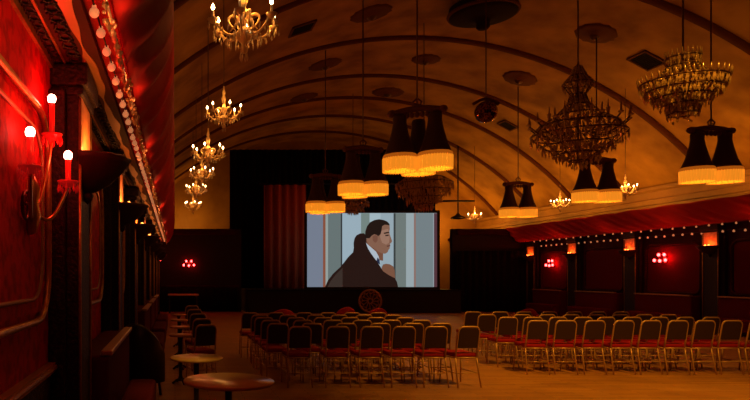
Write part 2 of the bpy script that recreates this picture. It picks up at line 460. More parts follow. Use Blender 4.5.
# ------------------------------------------------------------------ wall sconces
def near_sconce():
    t = thing('candle_sconce', (XL, 3.45, 1.98), 'glowing red crystal candle sconce on the near left wall', 'wall light')
    MB().lathe([(.001, -.16), (.04, -.14), (.06, -.05), (.045, .02), (.06, .1), (.02, .18), (.001, .2)], (.025, 0, 0), 12).build('backplate', M['brass'], t)
    spots = [((.085, -.26, .17), .16), ((.085, .30, .46), .20), ((.19, .26, .17), .14)]
    for (x, y, z), ch in spots:
        n = 12
        pts = [(.03, 0, 0)]
        for i in range(1, n + 1):
            q = i / n
            pts.append((.03 + (x - .03) * q, y * q, (z - .02) * q - .13 * math.sin(PI * q) ))
        a = MB().tube(pts, .012, 6).build('arm', M['brass'], t)
        MB().lathe([(.012, -.03), (.03, -.02), (.06, .0), (.065, .012), (.03, .005), (.01, .01)], (x, y, z), 12).build('drip_pan', M['redglass'], a)
        MB().lathe([(.017, 0), (.019, ch), (.008, ch + .005)], (x, y, z), 10).build('candle', M['redglass'], a)
        MB().ball((x, y, z + ch + .025), .027, 12, 1.1).build('bulb', M['pinkbulb'], a)
        d = MB()
        for k in range(8):
            q = 2 * PI * k / 8
            d.drop((x + .058 * math.cos(q), y + .058 * math.sin(q), z), .009, .06)
        d.build('crystal_drops', M['redglass'], a)['kind'] = 'stuff'
        lamp('sconce_glow', (x + .03, y, z + ch + .07), 3.6, (1, .004, .002), .04, t)
    sc = [(.03, .12 * math.cos(k * .5) * (1 - k / 20) - .12, -.02 + .11 * math.sin(k * .5) * (1 - k / 20)) for k in range(17)]
    MB().tube(sc, .010, 5).build('scroll', M['darkframe'], t)
near_sconce()

def far_sconce(loc, rz, label, e=16):
    t = thing('bulb_sconce', loc, label, 'wall light', 'red five-bulb sconces', rz)
    # faces local -y ; plate on the wall
    MB().lathe([(.001, -.12), (.05, -.1), (.07, 0), (.05, .1), (.001, .14)], (0, -.02, 0), 10).build('backplate', M['darkframe'], t)
    for k, (x, z) in enumerate(((-.22, -.05), (-.11, .12), (0, -.07), (.11, .12), (.22, -.05))):
        y = -.16 - .05 * (k % 2 == 0)
        a = MB().tube([(0, -.03, -.02), (x * .5, y * .8, -.1), (x, y, z - .10), (x, y, z - .04)], .011, 6).build('arm', M['darkframe'], t)
        MB().ball((x, y, z), .042, 10, 1.2).build('bulb', M['redbulb'], a)
    lamp('red_glow', (.10, -.17, .02), e, (1, .015, .012), .08, t)
for y, nm in ((25.0, 'farthest'), (19.3, 'second farthest'), (13.6, 'nearest')):
    far_sconce((XR, y, 2.05 + (.06 if y < 22 else 0)), -PI / 2 + PI, 'red glowing five-bulb sconce on the right wall, %s of them' % nm) if False else \
    far_sconce((XR, y, 2.05 + (.06 if y < 22 else 0)), -PI / 2, 'red glowing five-bulb sconce on the right wall, %s of them' % nm)
far_sconce((XL, 25.5, 2.3), PI / 2, 'red glowing bulb sconce far along the left wall near the stage', 3)
# ------------------------------------------------------------------ stage
# flanking walls, low enough to see the vault beyond them
struct(MB().box((XL, 27.1, 0), (2.9, 27.35, 3.62)), 'wall_stage_left', M['flank'])
struct(MB().box((12.12, 27.1, 0), (XR, 27.35, 3.62)), 'wall_stage_right', M['flank'])
far_sconce((.6, 27.1, 2.08), 0, 'red glowing five-bulb sconce on the wall left of the stage', 7)
for k, (a, b) in enumerate(((XL + .1, 2.8), (12.3, XR - .2))):
    mb = MB(); mb.box((a, 26.98, 3.35), (b, 27.1, 3.6)); mb.box((a, 27.02, 1.05), (b, 27.1, 1.15))
    struct(mb, 'trim_%d' % (24 + k), M['redwood'], .02)
# stage platform
st = thing('stage', (7.6, YS, 0), 'low black stage across the far end of the hall', 'stage')
MB().box((-4.55, 0, 0), (4.4, 3.6, .98)).build('platform', M['stagewood'], st, .02)
MB().box((-4.6, -.04, .94), (4.45, .12, .98)).build('nosing', M['black'], st, .01)
MB().box((-4.55, -.03, .0), (4.4, .0, .12)).build('skirting', M['stagewood'], st)
# black backdrop with pleats reaching up to the vault
def pleats(x0, x1, y, z0, z1f, amp, per, name, m, lab, cat='curtain', group=None):
    mb = MB(); n = int((x1 - x0) / per * 8); vs = []; fs = []
    for i in range(n + 1):
        x = x0 + (x1 - x0) * i / n
        yy = y + amp * math.sin(2 * PI * i / 8) + amp * .3 * math.sin(i * .37)
        vs += [(x, yy, z0), (x, yy, z1f(x))]
    fs = [(2 * i, 2 * i + 2, 2 * i + 3, 2 * i + 1) for i in range(n)]
    mb.add(vs, fs, True)
    o = mb.build(name, m); q = o.modifiers.new('thick', 'SOLIDIFY'); q.thickness = .02
    return tag(o, lab, cat, group)
pleats(2.62, 12.45, 29.7, .02, lambda x: min(vz(x) - .16, 7.6), .06, .3, 'backdrop_curtain', M['black'], 'black backdrop curtain closing the back of the stage')
pleats(4.1, 6.05, 28.6, .98, lambda x: 5.75, .12, .38, 'stage_curtain', M['curtain'], 'red brown pleated stage curtain hanging left of the screen')
# curtain rail
tag(MB().tube([(3.9, 28.6, 5.8), (12.0, 28.6, 5.8)], .03, 8).build('curtain_rail', M['iron']), 'black rail holding the red stage curtain', 'rail')
pleats(XL + .05, 2.7, 26.9, .02, lambda x: 2.0 if False else 1.02, .04, .3, 'stage_curtain', M['black'], 'short black cloth hung low across the stage left corner')
pleats(12.15, 15.1, 26.8, .02, lambda x: 2.65, .05, .3, 'stage_curtain', M['black'], 'tall black cloth hung in the corner right of the stage')
# side returns of the black curtain
# emblem on the stage front
S = F / (YS - .05)
ec = P(370, 301, S)
t = thing('round_emblem', (ec.x, YS - .04, ec.z), 'round gilt filigree emblem on the stage front below the screen', 'emblem')
MB().tube([(.46 * math.cos(2 * PI * k / 36), -.03, .46 * math.sin(2 * PI * k / 36)) for k in range(36)], .045, 8, True).build('rim', M['dullgold'], t)
mb = MB()
for k in range(12):
    q = 2 * PI * k / 12
    pts = [((.08 + .34 * j / 8) * math.cos(q + .5 * math.sin(PI * j / 8)), -.03, (.08 + .34 * j / 8) * math.sin(q + .5 * math.sin(PI * j / 8))) for j in range(9)]
    mb.tube(pts, .018, 5)
    mb.ball((.33 * math.cos(q), -.03, .33 * math.sin(q)), .04, 6)
mb.build('tracery', M['dullgold'], t)
MB().tube([(.10 * math.cos(2 * PI * k / 16), -.03, .10 * math.sin(2 * PI * k / 16)) for k in range(16)], .03, 6, True).build('hub', M['dullgold'], t)
m = MB(); m.lathe([(.001, 0), (.44, 0), (.44, .02), (.001, .02)], (0, 0, 0), 24)
o = m.build('back_disc', M['darkwood'], t); o.rotation_euler = (PI / 2, 0, 0)

# projection screen with its picture
SS = F / 26.4
sc0 = P(307, 287, SS); W_, H_ = 130 / SS, 74 / SS
scr = thing('projection_screen', (sc0.x, 26.4, .98), 'large black-bordered screen showing a dark-haired man in profile', 'screen', rz=.0)
def sxy(px, py):   # crop coordinates of the picture -> metres on the screen
    return ((px - 68) / 4 / SS, (345 - py) / 4 / SS + (sc0.z - .98))
zb = sc0.z - .98
mb = MB(); b = .11
mb.box((-b, -.03, zb - b), (W_ + b, .05, zb)); mb.box((-b, -.03, zb + H_), (W_ + b, .05, zb + H_ + b))
mb.box((-b, -.03, zb), (0, .05, zb + H_)); mb.box((W_, -.03, zb), (W_ + b, .05, zb + H_))
mb.build('border', M['screenframe'], scr)
for x in (.6, W_ - .6):
    MB().box((x - .04, -.0, 0), (x + .04, .06, zb)).build('leg', M['screenframe'], scr)
def glow(name, c, st=1.):
    m = mat('picture_' + name, (.02, .02, .02), .9, emit=c, estr=st, spec=0); return m
base = glow('grey', (.33, .38, .42), .85)
MB().box((0, 0, zb), (W_, .03, zb + H_)).build('screen_cloth', base, scr)
layer = [0]
def pic(name, poly, c):
    layer[0] += 1
    y = -.0006 * layer[0]
    MB().prism([sxy(*p) for p in poly], 'y', y - .0004, 0).build(name, glow(name, c, .85), scr)
def band(name, a, b_, c): pic(name, [(a, 50), (b_, 50), (b_, 345), (a, 345)], c)
for nm, a, b_, c in (('lavender_band', 68, 132, (.20, .235, .31)), ('orange_stripe', 132, 142, (.28, .09, .05)), ('pale_stripe', 142, 152, (.34, .40, .38)),
        ('grey_green_band', 152, 203, (.155, .20, .20)), ('dark_stripe', 203, 209, (.04, .045, .05)), ('pale_blue_band', 209, 284, (.36, .48, .56)),
        ('green_grey_band', 284, 318, (.20, .27, .25)), ('white_band', 318, 362, (.42, .54, .60)), ('blue_white_band', 362, 414, (.34, .44, .50)),
        ('charcoal_stripe', 414, 422, (.05, .06, .06)), ('sage_band', 422, 464, (.18, .22, .21)), ('light_stripe', 464, 494, (.36, .44, .47)),
        ('rust_stripe', 496, 503, (.30, .18, .15)), ('blue_grey_band', 503, 572, (.20, .25, .27)), ('dark_red_stripe', 576, 588, (.10, .04, .05))):
    band(nm, a, b_, c)
pic('figure_neck', [(300,150),(350,160),(372,206),(372,240),(340,235),(304,178)], (.20, .085, .05))
pic('figure_hand', [(366,268),(372,255),(384,252),(398,254),(412,262),(418,278),(420,300),(420,330),(380,330)], (.22, .10, .06))
pic('figure_coat', [(140,345),(152,318),(172,292),(204,262),(232,226),(252,206),(255,188),(254,170),(258,150),(266,138),(280,131),(296,130),(304,140),(306,172),(316,196),(330,218),(346,240),(360,262),(372,282),(396,298),(420,310),(428,326),(432,345)], (.022, .010, .008))
pic('figure_sleeve', [(150,345),(162,322),(182,296),(210,268),(210,345)], (.048, .032, .026))
pic('figure_collar', [(303,168),(312,176),(326,188),(344,204),(354,222),(357,236),(352,246),(342,236),(326,214),(312,192)], (.48, .56, .64))
pic('figure_tie', [(350,226),(358,238),(360,256),(352,250),(346,240)], (.02, .03, .07))
pic('figure_face', [(322,110),(350,96),(372,88),(392,90),(398,100),(399,112),(397,124),(399,136),(404,150),(408,162),(404,169),(399,172),(401,180),(398,184),(399,190),(394,196),(390,206),(380,212),(366,210),(350,202),(334,190),(316,178),(306,160),(312,136)], (.26, .13, .085))
pic('figure_cheek', [(362,120),(392,112),(396,128),(398,150),(396,168),(384,176),(368,168),(360,146)], (.36, .20, .14))
pic('figure_brow', [(374,128),(394,124),(397,129),(376,133)], (.03, .015, .01))
pic('figure_eye', [(380,137),(394,135),(395,141),(382,142)], (.05, .025, .02))
pic('figure_mouth', [(386,180),(400,178),(400,182),(388,184)], (.11, .035, .03))
pic('figure_hair', [(300,150),(301,122),(308,102),(320,86),(338,77),(356,74),(374,77),(388,83),(396,91),(399,99),(390,97),(378,96),(368,102),(366,118),(362,134),(352,142),(346,136),(336,134),(326,140),(318,150),(312,150)], (.018, .010, .008))
pic('figure_ear', [(330,142),(342,136),(350,142),(350,158),(344,168),(336,166),(330,156)], (.20, .085, .055))

# ------------------------------------------------------------------ lamps and chandeliers
def seg(p0, p1, r, n=6): return MB().tube([p0, p1], r, n)
def shade_lamp(u, s, x, zbot, rz, label, group='paired shade pendants', three=False):
    y = F / s
    t = thing('shaded_pendant', (x, y, zbot), label, 'pendant lamp', group, rz)
    top = vz(x) - .02 - zbot
    seg((0, 0, 1.18), (0, 0, top), .016).build('rod', M['darkframe'], t)
    mb = MB(); mb.tube([(-.42 + .84 * k / 12, 0, 1.12 + .055 * math.sin(PI * k / 12)) for k in range(13)], .058, 8)
    for sx in (-1, 1):
        mb.ball((sx * .45, 0, 1.12), .085, 8, .9)
        mb.tube([(sx * .02, 0, 1.16), (sx * .08, 0, 1.30), (sx * .0, 0, 1.36)], .018, 6)
    for k in range(9):
        mb.ball((-.36 + .09 * k, .0, 1.06), .05, 6, 1.3)
    mb.build('crossbar', M['tassel'], t)
    for c in ([(-.31, 0, 0), (.31, 0, 0)] + ([(0, .5, 0)] if three else [])):
        prof = [(.01, 1.06), (.11, 1.07), (.125, 1.02), (.12, .93), (.14, .80), (.175, .65), (.215, .50), (.262, .38), (.295, .30), (.285, .30)]
        sh = MB().lathe(prof, c, 24, flute=.025, nf=10).build('shade', M['shade'], t)
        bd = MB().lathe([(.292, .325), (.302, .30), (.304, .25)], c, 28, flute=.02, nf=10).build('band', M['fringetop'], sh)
        f = MB(); n = 60
        vs = []; fs = []
        f.lathe([(.303, .25), (.306, .12), (.30, .02)], c, 40, flute=.015, nf=20)
        for k in range(40):
            q = 2 * PI * k / 40
            f.tube([(c[0] + .308 * math.cos(q), c[1] + .308 * math.sin(q), .26), (c[0] + .306 * math.cos(q), c[1] + .306 * math.sin(q), .0)], .008, 4)
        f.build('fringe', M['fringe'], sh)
        MB().lathe([(.001, .40), (.03, .42), (.04, .46), (.02, .52), (.015, .9)], c, 10).build('bulb', M['bulb'], sh)
        lamp('shade_glow', (c[0], c[1], .22), 22, (1, .42, .06), .06, t)
    return t
ZB = EYE + 1.96
shade_lamp(0, 53.1, 4.56, ZB, -.42, 'dark clustered-shade pendant with amber fringe, nearest of the three above the left seats', three=True)
shade_lamp(0, 40.7, 4.62, ZB, .12, 'dark clustered-shade pendant with amber fringe, middle of the three above the left seats', three=True)
shade_lamp(0, 32.0, 4.70, ZB, .12, 'dark clustered-shade pendant with amber fringe, farthest of the three, at the screen corner', three=True)
shade_lamp(0, 46.9, 11.43, ZB, .05, 'dark twin-shade pendant with amber fringe, nearest of the three on the right')
shade_lamp(0, 37.1, 11.36, ZB, .0, 'dark twin-shade pendant with amber fringe, middle of three, below the huge crystal chandelier')
shade_lamp(0, 29.4, 11.67, ZB, .0, 'dark twin-shade pendant with amber fringe, farthest of the three on the right')

def candle_chandelier(arms=6, r=.29):
    t = thing('candle_chandelier', (0, 0, 0), 'x', 'chandelier', 'lit candle chandeliers')
    prof = [(.001, -.28), (.03, -.27), (.035, -.23), (.015, -.2), (.05, -.16), (.075, -.12), (.055, -.07), (.02, -.04), (.03, .0), (.055, .05), (.03, .10), (.018, .13), (.035, .18), (.045, .23), (.02, .28), (.03, .33), (.015, .38), (.012, .44)]
    MB().lathe(prof, (0, 0, 0), 12).build('column', M['litgold'], t)
    for k in range(arms):
        q = 2 * PI * k / arms + .3
        c, s_ = math.cos(q), math.sin(q)
        pts = []
        for i in range(13):
            a = i / 12
            rr = .03 + (r - .03) * a
            z = -.08 - .07 * math.sin(PI * a * 1.1) + .05 * a
            pts.append((rr * c, rr * s_, z))
        arm = MB().tube(pts, .011, 6).build('arm', M['litgold'], t)
        x, y = r * c, r * s_; z = -.02
        d = MB().lathe([(.01, -.03), (.035, -.01), (.05, .012), (.02, .008), (.012, .012)], (x, y, z), 10)
        d.build('drip_pan', M['litgold'], arm)
        MB().lathe([(.011, 0), (.012, .085), (.004, .088)], (x, y, z), 8).build('candle', M['candle'], arm)
        MB().lathe([(.001, 0), (.014, .012), (.017, .028), (.010, .046), (.001, .062)], (x, y, z + .086), 8).build('bulb', M['bulb'], arm)
        g = MB()
        for j in range(5):
            p = 2 * PI * j / 5
            g.drop((x + .045 * math.cos(p), y + .045 * math.sin(p), z), .009, .075)
        g.build('crystal_drops', M['crystal'], arm)['kind'] = 'stuff'
        # leaf shaped glass scroll standing between the arms
        q2 = q + PI / arms
        sc = [((.07 + .055 * math.sin(j * PI / 6) + .05 * j / 12) * math.cos(q2), (.07 + .055 * math.sin(j * PI / 6) + .05 * j / 12) * math.sin(q2), -.07 + .13 * math.sin(PI * j / 12)) for j in range(13)]
        MB().tube(sc, [.004 + .010 * math.sin(PI * j / 12) for j in range(13)], 6).build('glass_scroll', M['litgold'], t)
    g = MB()
    for k in range(arms * 3):     # swags of beads between arms
        q = 2 * PI * k / (arms * 3)
        for j in range(4):
            rr = .10 + .055 * j
            g.drop((rr * math.cos(q + j * .2), rr * math.sin(q + j * .2), -.09 - .03 * math.sin(j * 2.)), .009, .065 + .03 * (j == 1))
    for k in range(6):
        q = 2 * PI * k / 6; g.drop((.03 * math.cos(q), .03 * math.sin(q), -.26), .010, .09)
    g.build('crystal_drops', M['crystal'], t)['kind'] = 'stuff'
    return t
cc = candle_chandelier()
spots = [(.71, 97, 22, .34, 'nearest and largest of the row hanging along the left'), (.78, 62.7, 112, .27, 'second of the row hanging along the left'),
         (.70, 47.3, 152, .33, 'third of the row hanging along the left'), (.68, 39.6, 173, .3, 'fourth of the row hanging along the left'),
         (.63, 33.5, 189, .3, 'fifth of the row hanging along the left'), (.65, 27.7, 205, .3, 'sixth and farthest of the row hanging along the left'),
         (13.4, 33.6, 189, .3, 'right of the middle pendant under the vault edge'), (13.9, 27.7, 203, .3, 'between the two pendants above the right pelmet'),
         (13.2, 22.7, 216, .3, 'farthest on the right, beside the end arch')]
KM = None
for i, (x, s, v, r, lab) in enumerate(spots):
    y = F / s; z = EYE + (275 - v) / s
    lab = 'lit crystal candle chandelier, ' + lab
    o = cc if i == 0 else copy_tree(cc, label=lab)
    o['label'] = lab; o.location = (x, y, z); k = r / .29 if i < 3 else 1.0
    o.scale = (k, k, k); o.rotation_euler = (0, 0, i * .5)
    lamp('chandelier_glow', (x, y, z + .16), (22 if i < 3 else 14) if x < 2 else 60, (1, .38, .06), .12)
    top = vz(x) - .02
    t = seg((0, 0, .42), (0, 0, (top - z) / k), .008, 5).build('chain', M['darkframe'], o)
for o in list(bpy.data.objects):
    pass

def crystal_tiers(label, loc, tiers, group='unlit crystal chandeliers', seed=1, neck=None):
    rnd = random.Random(seed)
    t = thing('crystal_chandelier', loc, label, 'chandelier', group)
    zt = max(z for r, z, n, l in tiers)
    top = vz(loc[0]) - .02 - loc[2]
    seg((0, 0, zt), (0, 0, top), .013, 6).build('stem', M['darkframe'], t)
    zb_ = min(z for r, z, n, l in tiers)
    MB().tube([(0, 0, zb_), (0, 0, zt + .05)], .02, 8).build('core', M['darkframe'], t)
    fr = MB(); dr = MB()
    prev = None
    for r, z, n, l in sorted(tiers, key=lambda q: -q[1]):
        fr.tube([(r * math.cos(2 * PI * k / 28), r * math.sin(2 * PI * k / 28), z) for k in range(28)], .014, 5, True)
        for k in range(n):
            q = 2 * PI * k / n + rnd.random() * .2
            dr.drop((r * math.cos(q), r * math.sin(q), z), .018, l * rnd.uniform(.7, 1.15))
            for _ in range(3):
                rr = r * rnd.uniform(.3, 1.03); q2 = rnd.random() * 2 * PI
                dr.drop((rr * math.cos(q2), rr * math.sin(q2), z + rnd.uniform(-.08, .08)), rnd.uniform(.010, .022), l * rnd.uniform(.5, 1))
        if prev:
            for k in range(12):
                q = 2 * PI * k / 12
                fr.tube([(prev[0] * math.cos(q), prev[0] * math.sin(q), prev[1]), ((prev[0] * .35 + r * .65) * math.cos(q), (prev[0] * .35 + r * .65) * math.sin(q), prev[1] * .4 + z * .6), (r * math.cos(q), r * math.sin(q), z)], .007, 4)
                for j in range(5):
                    a = j / 5
                    dr.ball(((prev[0] * (1 - a) + r * a) * math.cos(q + .13), (prev[0] * (1 - a) + r * a) * math.sin(q + .13), prev[1] * (1 - a) + z * a), .018, 6)
        prev = (r, z)
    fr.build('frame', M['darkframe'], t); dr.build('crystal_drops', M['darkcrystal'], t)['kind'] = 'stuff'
    return t, dr
# the big one above the middle of the hall: bulbous neck over a wide basket of arms
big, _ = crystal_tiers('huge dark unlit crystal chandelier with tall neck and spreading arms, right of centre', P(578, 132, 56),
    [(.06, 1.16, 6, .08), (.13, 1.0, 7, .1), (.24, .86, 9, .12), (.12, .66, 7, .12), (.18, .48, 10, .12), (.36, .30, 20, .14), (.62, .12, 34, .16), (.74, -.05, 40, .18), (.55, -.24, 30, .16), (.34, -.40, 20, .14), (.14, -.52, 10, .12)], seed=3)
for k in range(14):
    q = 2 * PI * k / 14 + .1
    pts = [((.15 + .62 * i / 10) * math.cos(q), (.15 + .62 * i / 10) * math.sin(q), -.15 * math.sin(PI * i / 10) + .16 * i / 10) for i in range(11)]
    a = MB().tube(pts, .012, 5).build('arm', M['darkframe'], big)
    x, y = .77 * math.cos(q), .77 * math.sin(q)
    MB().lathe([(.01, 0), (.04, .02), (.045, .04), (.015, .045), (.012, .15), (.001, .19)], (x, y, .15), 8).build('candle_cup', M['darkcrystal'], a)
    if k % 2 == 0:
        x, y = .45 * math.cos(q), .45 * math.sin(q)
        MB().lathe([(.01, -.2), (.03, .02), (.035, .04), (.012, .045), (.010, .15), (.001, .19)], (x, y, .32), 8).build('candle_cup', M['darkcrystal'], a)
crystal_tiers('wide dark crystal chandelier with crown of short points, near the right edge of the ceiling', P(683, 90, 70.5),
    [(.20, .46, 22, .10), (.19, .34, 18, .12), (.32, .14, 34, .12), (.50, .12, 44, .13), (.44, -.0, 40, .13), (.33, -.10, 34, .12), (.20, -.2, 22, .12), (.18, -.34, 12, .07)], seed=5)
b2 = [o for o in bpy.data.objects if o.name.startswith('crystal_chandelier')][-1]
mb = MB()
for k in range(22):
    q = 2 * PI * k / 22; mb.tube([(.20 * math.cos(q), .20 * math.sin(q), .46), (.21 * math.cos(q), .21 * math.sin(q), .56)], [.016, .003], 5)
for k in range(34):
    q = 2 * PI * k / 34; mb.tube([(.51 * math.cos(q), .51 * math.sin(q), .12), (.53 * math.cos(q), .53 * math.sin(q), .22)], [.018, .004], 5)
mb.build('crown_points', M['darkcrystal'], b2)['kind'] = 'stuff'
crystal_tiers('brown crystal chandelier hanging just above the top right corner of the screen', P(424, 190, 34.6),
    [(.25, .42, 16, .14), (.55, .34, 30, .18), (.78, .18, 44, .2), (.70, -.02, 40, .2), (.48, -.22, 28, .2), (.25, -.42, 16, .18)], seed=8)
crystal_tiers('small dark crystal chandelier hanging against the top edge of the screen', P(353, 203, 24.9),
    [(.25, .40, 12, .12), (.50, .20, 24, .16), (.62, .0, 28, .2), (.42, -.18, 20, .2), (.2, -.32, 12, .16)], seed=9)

# mirror ball
mc = P(486, 112, 43)
t = thing('mirror_ball', mc, 'small reddish mirror ball hanging under the vault right of centre', 'mirror ball')
mb = MB(); 
mb.lathe([(max(.001, .25 * math.sin(PI * i / 12)), -.25 * math.cos(PI * i / 12)) for i in range(13)], (0, 0, 0), 20); mb.sm = [False] * len(mb.f)
mb.build('ball', M['mirrorball'], t)
mb = MB(); mb.tube([(-.3 + .6 * k / 10, 0, .18 + .12 * math.sin(PI * k / 10)) for k in range(11)], .04, 6); mb.build('hood', M['rose'], t)
seg((0, 0, .25), (0, 0, vz(mc.x) - mc.z - .02), .014).build('rod', M['darkframe'], t)

# ceiling roses
def rose(u, v, rad, label, big_=False):
    p, s = on_vault(u, v)
    ang = math.asin((p.x - CX) / R)
    t = thing('ceiling_rose', p, label, 'ceiling rose', 'ceiling roses'); t.rotation_euler = (0, ang, 0)
    prof = [(rad, .02), (rad, -.03), (rad * .85, -.06), (rad * .7, -.05), (rad * .5, -.09), (rad * .2, -.12), (.001, -.13)]
    MB().lathe(prof, (0, 0, 0), 28, flute=.05, nf=12).build('medallion', M['rose'], t)
    MB().lathe([(rad * .25, -.1), (rad * .2, -.16), (.03, -.2), (.001, -.22)], (0, 0, 0), 12).build('boss', M['darkframe'], t)
    return t
rose(596, 33, .50, 'dark plaster ceiling rose above the middle right pendant')
rose(520, 78, .52, 'dark plaster ceiling rose above the farthest right pendant')
rose(371, 13, .55, 'dark ceiling rose high at the top centre of the vault')
rose(325, 64, .55, 'dark ceiling rose above the farthest left pendant')
rose(388, 92, .60, 'dark ceiling rose in the far vault above the screen')
rose(304, 97, .55, 'dark ceiling rose in the far vault above the stage curtain')
rose(426, 59, .45, 'faint dark ceiling rose left of the crystal chandelier rods')
# the great dark disc
p, s = on_vault(483, 4)
t = thing('ceiling_disc', (p.x, p.y, p.z - .22), 'large dark round ceiling fixture with short stem at the top centre', 'ceiling fixture')
prof = [(.84, .16), (.86, -.04), (.82, -.10), (.70, -.14), (.40, -.20), (.20, -.22), (.16, -.30), (.17, -.40), (.12, -.46), (.001, -.47)]
MB().lathe(prof, (0, 0, 0), 32).build('dish', M['dishpaint'], t)
MB().tube([(.85 * math.cos(2 * PI * k / 32), .85 * math.sin(2 * PI * k / 32), -.03) for k in range(32)], .05, 6, True).build('rim', M['rose'], t)
# vents
for k, (u, v, w, lab) in enumerate(((647, 60, .34, 'dark square ceiling vent left of the crowned chandelier'), (508, 125, .30, 'dark square ceiling vent right of the mirror ball'), (302, 28, .34, 'dark square ceiling vent on the left of the vault'))):
    p, s = on_vault(u, v)
    t = thing('ceiling_vent', p, lab, 'vent'); t.rotation_euler = (0, math.asin((p.x - CX) / R), 0)
    mb = MB(); w2 = w
    mb.box((-w, -w, -.05), (w, -w + .05, .04)); mb.box((-w, w - .05, -.05), (w, w, .04)); mb.box((-w, -w, -.05), (-w + .05, w, .04)); mb.box((w - .05, -w, -.05), (w, w, .04))
    mb.build('frame', M['rose'], t)
    mb = MB()
    for j in range(8): mb.box((-w, -w + .04 + j * (2 * w - .08) / 8, -.03), (w, -w + .08 + j * (2 * w - .08) / 8, -.02))
    mb.box((-w, -w, -.01), (w, w, .02)); mb.build('grille', M['vent'], t)
# iron fixture by the end arch
fc = P(458, 201, 22.0)
t = thing('iron_fixture', fc, 'black iron hanging light fixture with crossbar and disc beside the screen', 'light fixture')
seg((0, 0, -.7), (0, 0, vz(fc.x) - fc.z - .02), .03).build('rod', M['iron'], t)
MB().tube([(-.75, 0, 0), (.75, 0, 0)], .045, 8).build('crossbar', M['iron'], t)
MB().lathe([(.04, -.55), (.12, -.65), (.30, -.74), (.32, -.80), (.001, -.84)], (0, 0, 0), 16).build('disc', M['iron'], t)

# ------------------------------------------------------------------ chairs
def banquet_chair():
    t = thing('banquet_chair', (0, 0, 0), 'x', 'chair', 'x'); t.scale = (.84, 1, 1)
    # origin under the seat centre, faces +y, back towards -y
    W = .19; zt = .865
    def back_y(z): return -.20 - .085 * (z - .45) / .42
    pts = [(-W, back_y(.42), .42)]
    for z in (.55, .68, .78): pts.append((-W + .012 * (z - .42), back_y(z), z))
    for k in range(7):
        q = PI - PI / 2 * k / 6; pts.append((-W + .08 + .075 * math.cos(q), back_y(zt - .075 + .075 * math.sin(q)), zt - .075 + .075 * math.sin(q)))
    pts += [(-x, y, z) for x, y, z in reversed(pts)]
    MB().tube(pts, .0135, 8).build('back_frame', M['chairframe'], t)
    # padded back panel with rounded top corners
    mb = MB(); out = []
    w = W - .014
    out = [(-w, .56), (w, .56)]
    for k in range(6):
        q = PI / 2 * k / 5; out.append((w - .065 + .065 * math.cos(q), zt - .08 + .065 * math.sin(q)))
    for k in range(6):
        q = PI / 2 + PI / 2 * k / 5; out.append((-w + .065 + .065 * math.cos(q), zt - .08 + .065 * math.sin(q)))
    n = len(out)
    vs = [(x, back_y(z) - .016, z) for x, z in out] + [(x * .97, back_y(z) + .028, z) for x, z in out]
    mb.add(vs, [tuple(range(n)), tuple(reversed(range(n, 2 * n)))] + [(i, (i + 1) % n, n + (i + 1) % n, n + i) for i in range(n)])
    mb.build('backrest', M['chairback'], t, .006)
    # seat
    mb = MB(); mb.box((-.198, -.20, .425), (.198, .215, .485)); mb.build('seat', M['seat'], t, .02)
    mb = MB(); mb.tube([(-.19, -.19, .415), (.19, -.19, .415), (.19, .20, .415), (-.19, .20, .415)], .012, 6, True); mb.build('seat_frame', M['chairframe'], t)
    for sx in (-1, 1):
        MB().tube([(sx * W, -.195, .42), (sx * (W + .004), -.215, .30), (sx * (W + .016), -.285, .0)], .0125, 7).build('leg', M['chairframe'], t)
        MB().tube([(sx * .185, .195, .42), (sx * .19, .205, .25), (sx * .195, .225, .0)], .0125, 7).build('leg', M['chairframe'], t)
        MB().tube([(sx * .197, -.235, .20), (sx * .192, .21, .20)], .008, 6).build('stretcher', M['chairframe'], t)
    MB().tube([(-.197, -.235, .20), (.197, -.235, .20)], .008, 6).build('stretcher', M['chairframe'], t)
    return t
ch = banquet_chair(); used = [False]
kidmap = {}
for q in bpy.data.objects:
    if q.parent: kidmap.setdefault(q.parent.name, []).append(q)
def put(u, s, rz, label, group, z=0):
    x = (u - VU) / s; y = F / s
    # the back top is what is measured, the seat centre lies .27 in front of it
    loc = (x - .27 * math.sin(rz), y + .27 * math.cos(rz), 0)
    if not used[0]:
        used[0] = True; o = ch; o.location = loc; o.rotation_euler = (0, 0, rz); o['label'] = label
    else: o = copy_tree(ch, loc, rz, label, kids=kidmap)
    o['group'] = group
    return o
LR = [ (70.5, (300, 338, 372, 404, 436, 469)), (66.2, (278, 312, 346, 380, 413, 441)), (61.8, (271, 303, 333, 362, 391, 421)),
       (58.2, (264, 296, 323, 350, 376, 405)), (54.8, (260, 288, 316, 339, 364, 393)), (51.6, (250, 276, 304, 328, 352, 378)) ]
for r, (s, us) in enumerate(LR):
    for c, u in enumerate(us):
        put(u, s, random.uniform(-.04, .04) + (.12 if (c == 5 and r == 0) else 0), 'red-seated banquet chair, %s from the left in the %s row of the left block' % (ORD[c], ORD[r]), 'banquet chairs of the left seating block')
RR = [ (62.3, (538, 566, 595, 624, 651, 678, 705, 732, 759)), (57.8, (508, 533, 558, 583, 606, 632, 659, 685, 711)),
       (54.2, (487, 522, 547, 571, 596, 620, 644, 668)), (50.4, (473, 500, 524, 549, 574, 598, 621)) ]
for r, (s, us) in enumerate(RR):
    for c, u in enumerate(us):
        rz = -.10 if c < 2 else random.uniform(-.05, .05)
        put(u, s, rz, 'red-seated banquet chair, %s from the left in the %s row of the right block' % (ORD[c], ORD[r]), 'banquet chairs of the right seating block')
for k, (u, s) in enumerate(((206, 68), (202, 60), (198, 53), (194.5, 47), (192, 42))):
    put(u, s, .25, 'banquet chair beside the left wall tables, %s from the camera' % ORD[k], 'banquet chairs along the left wall')

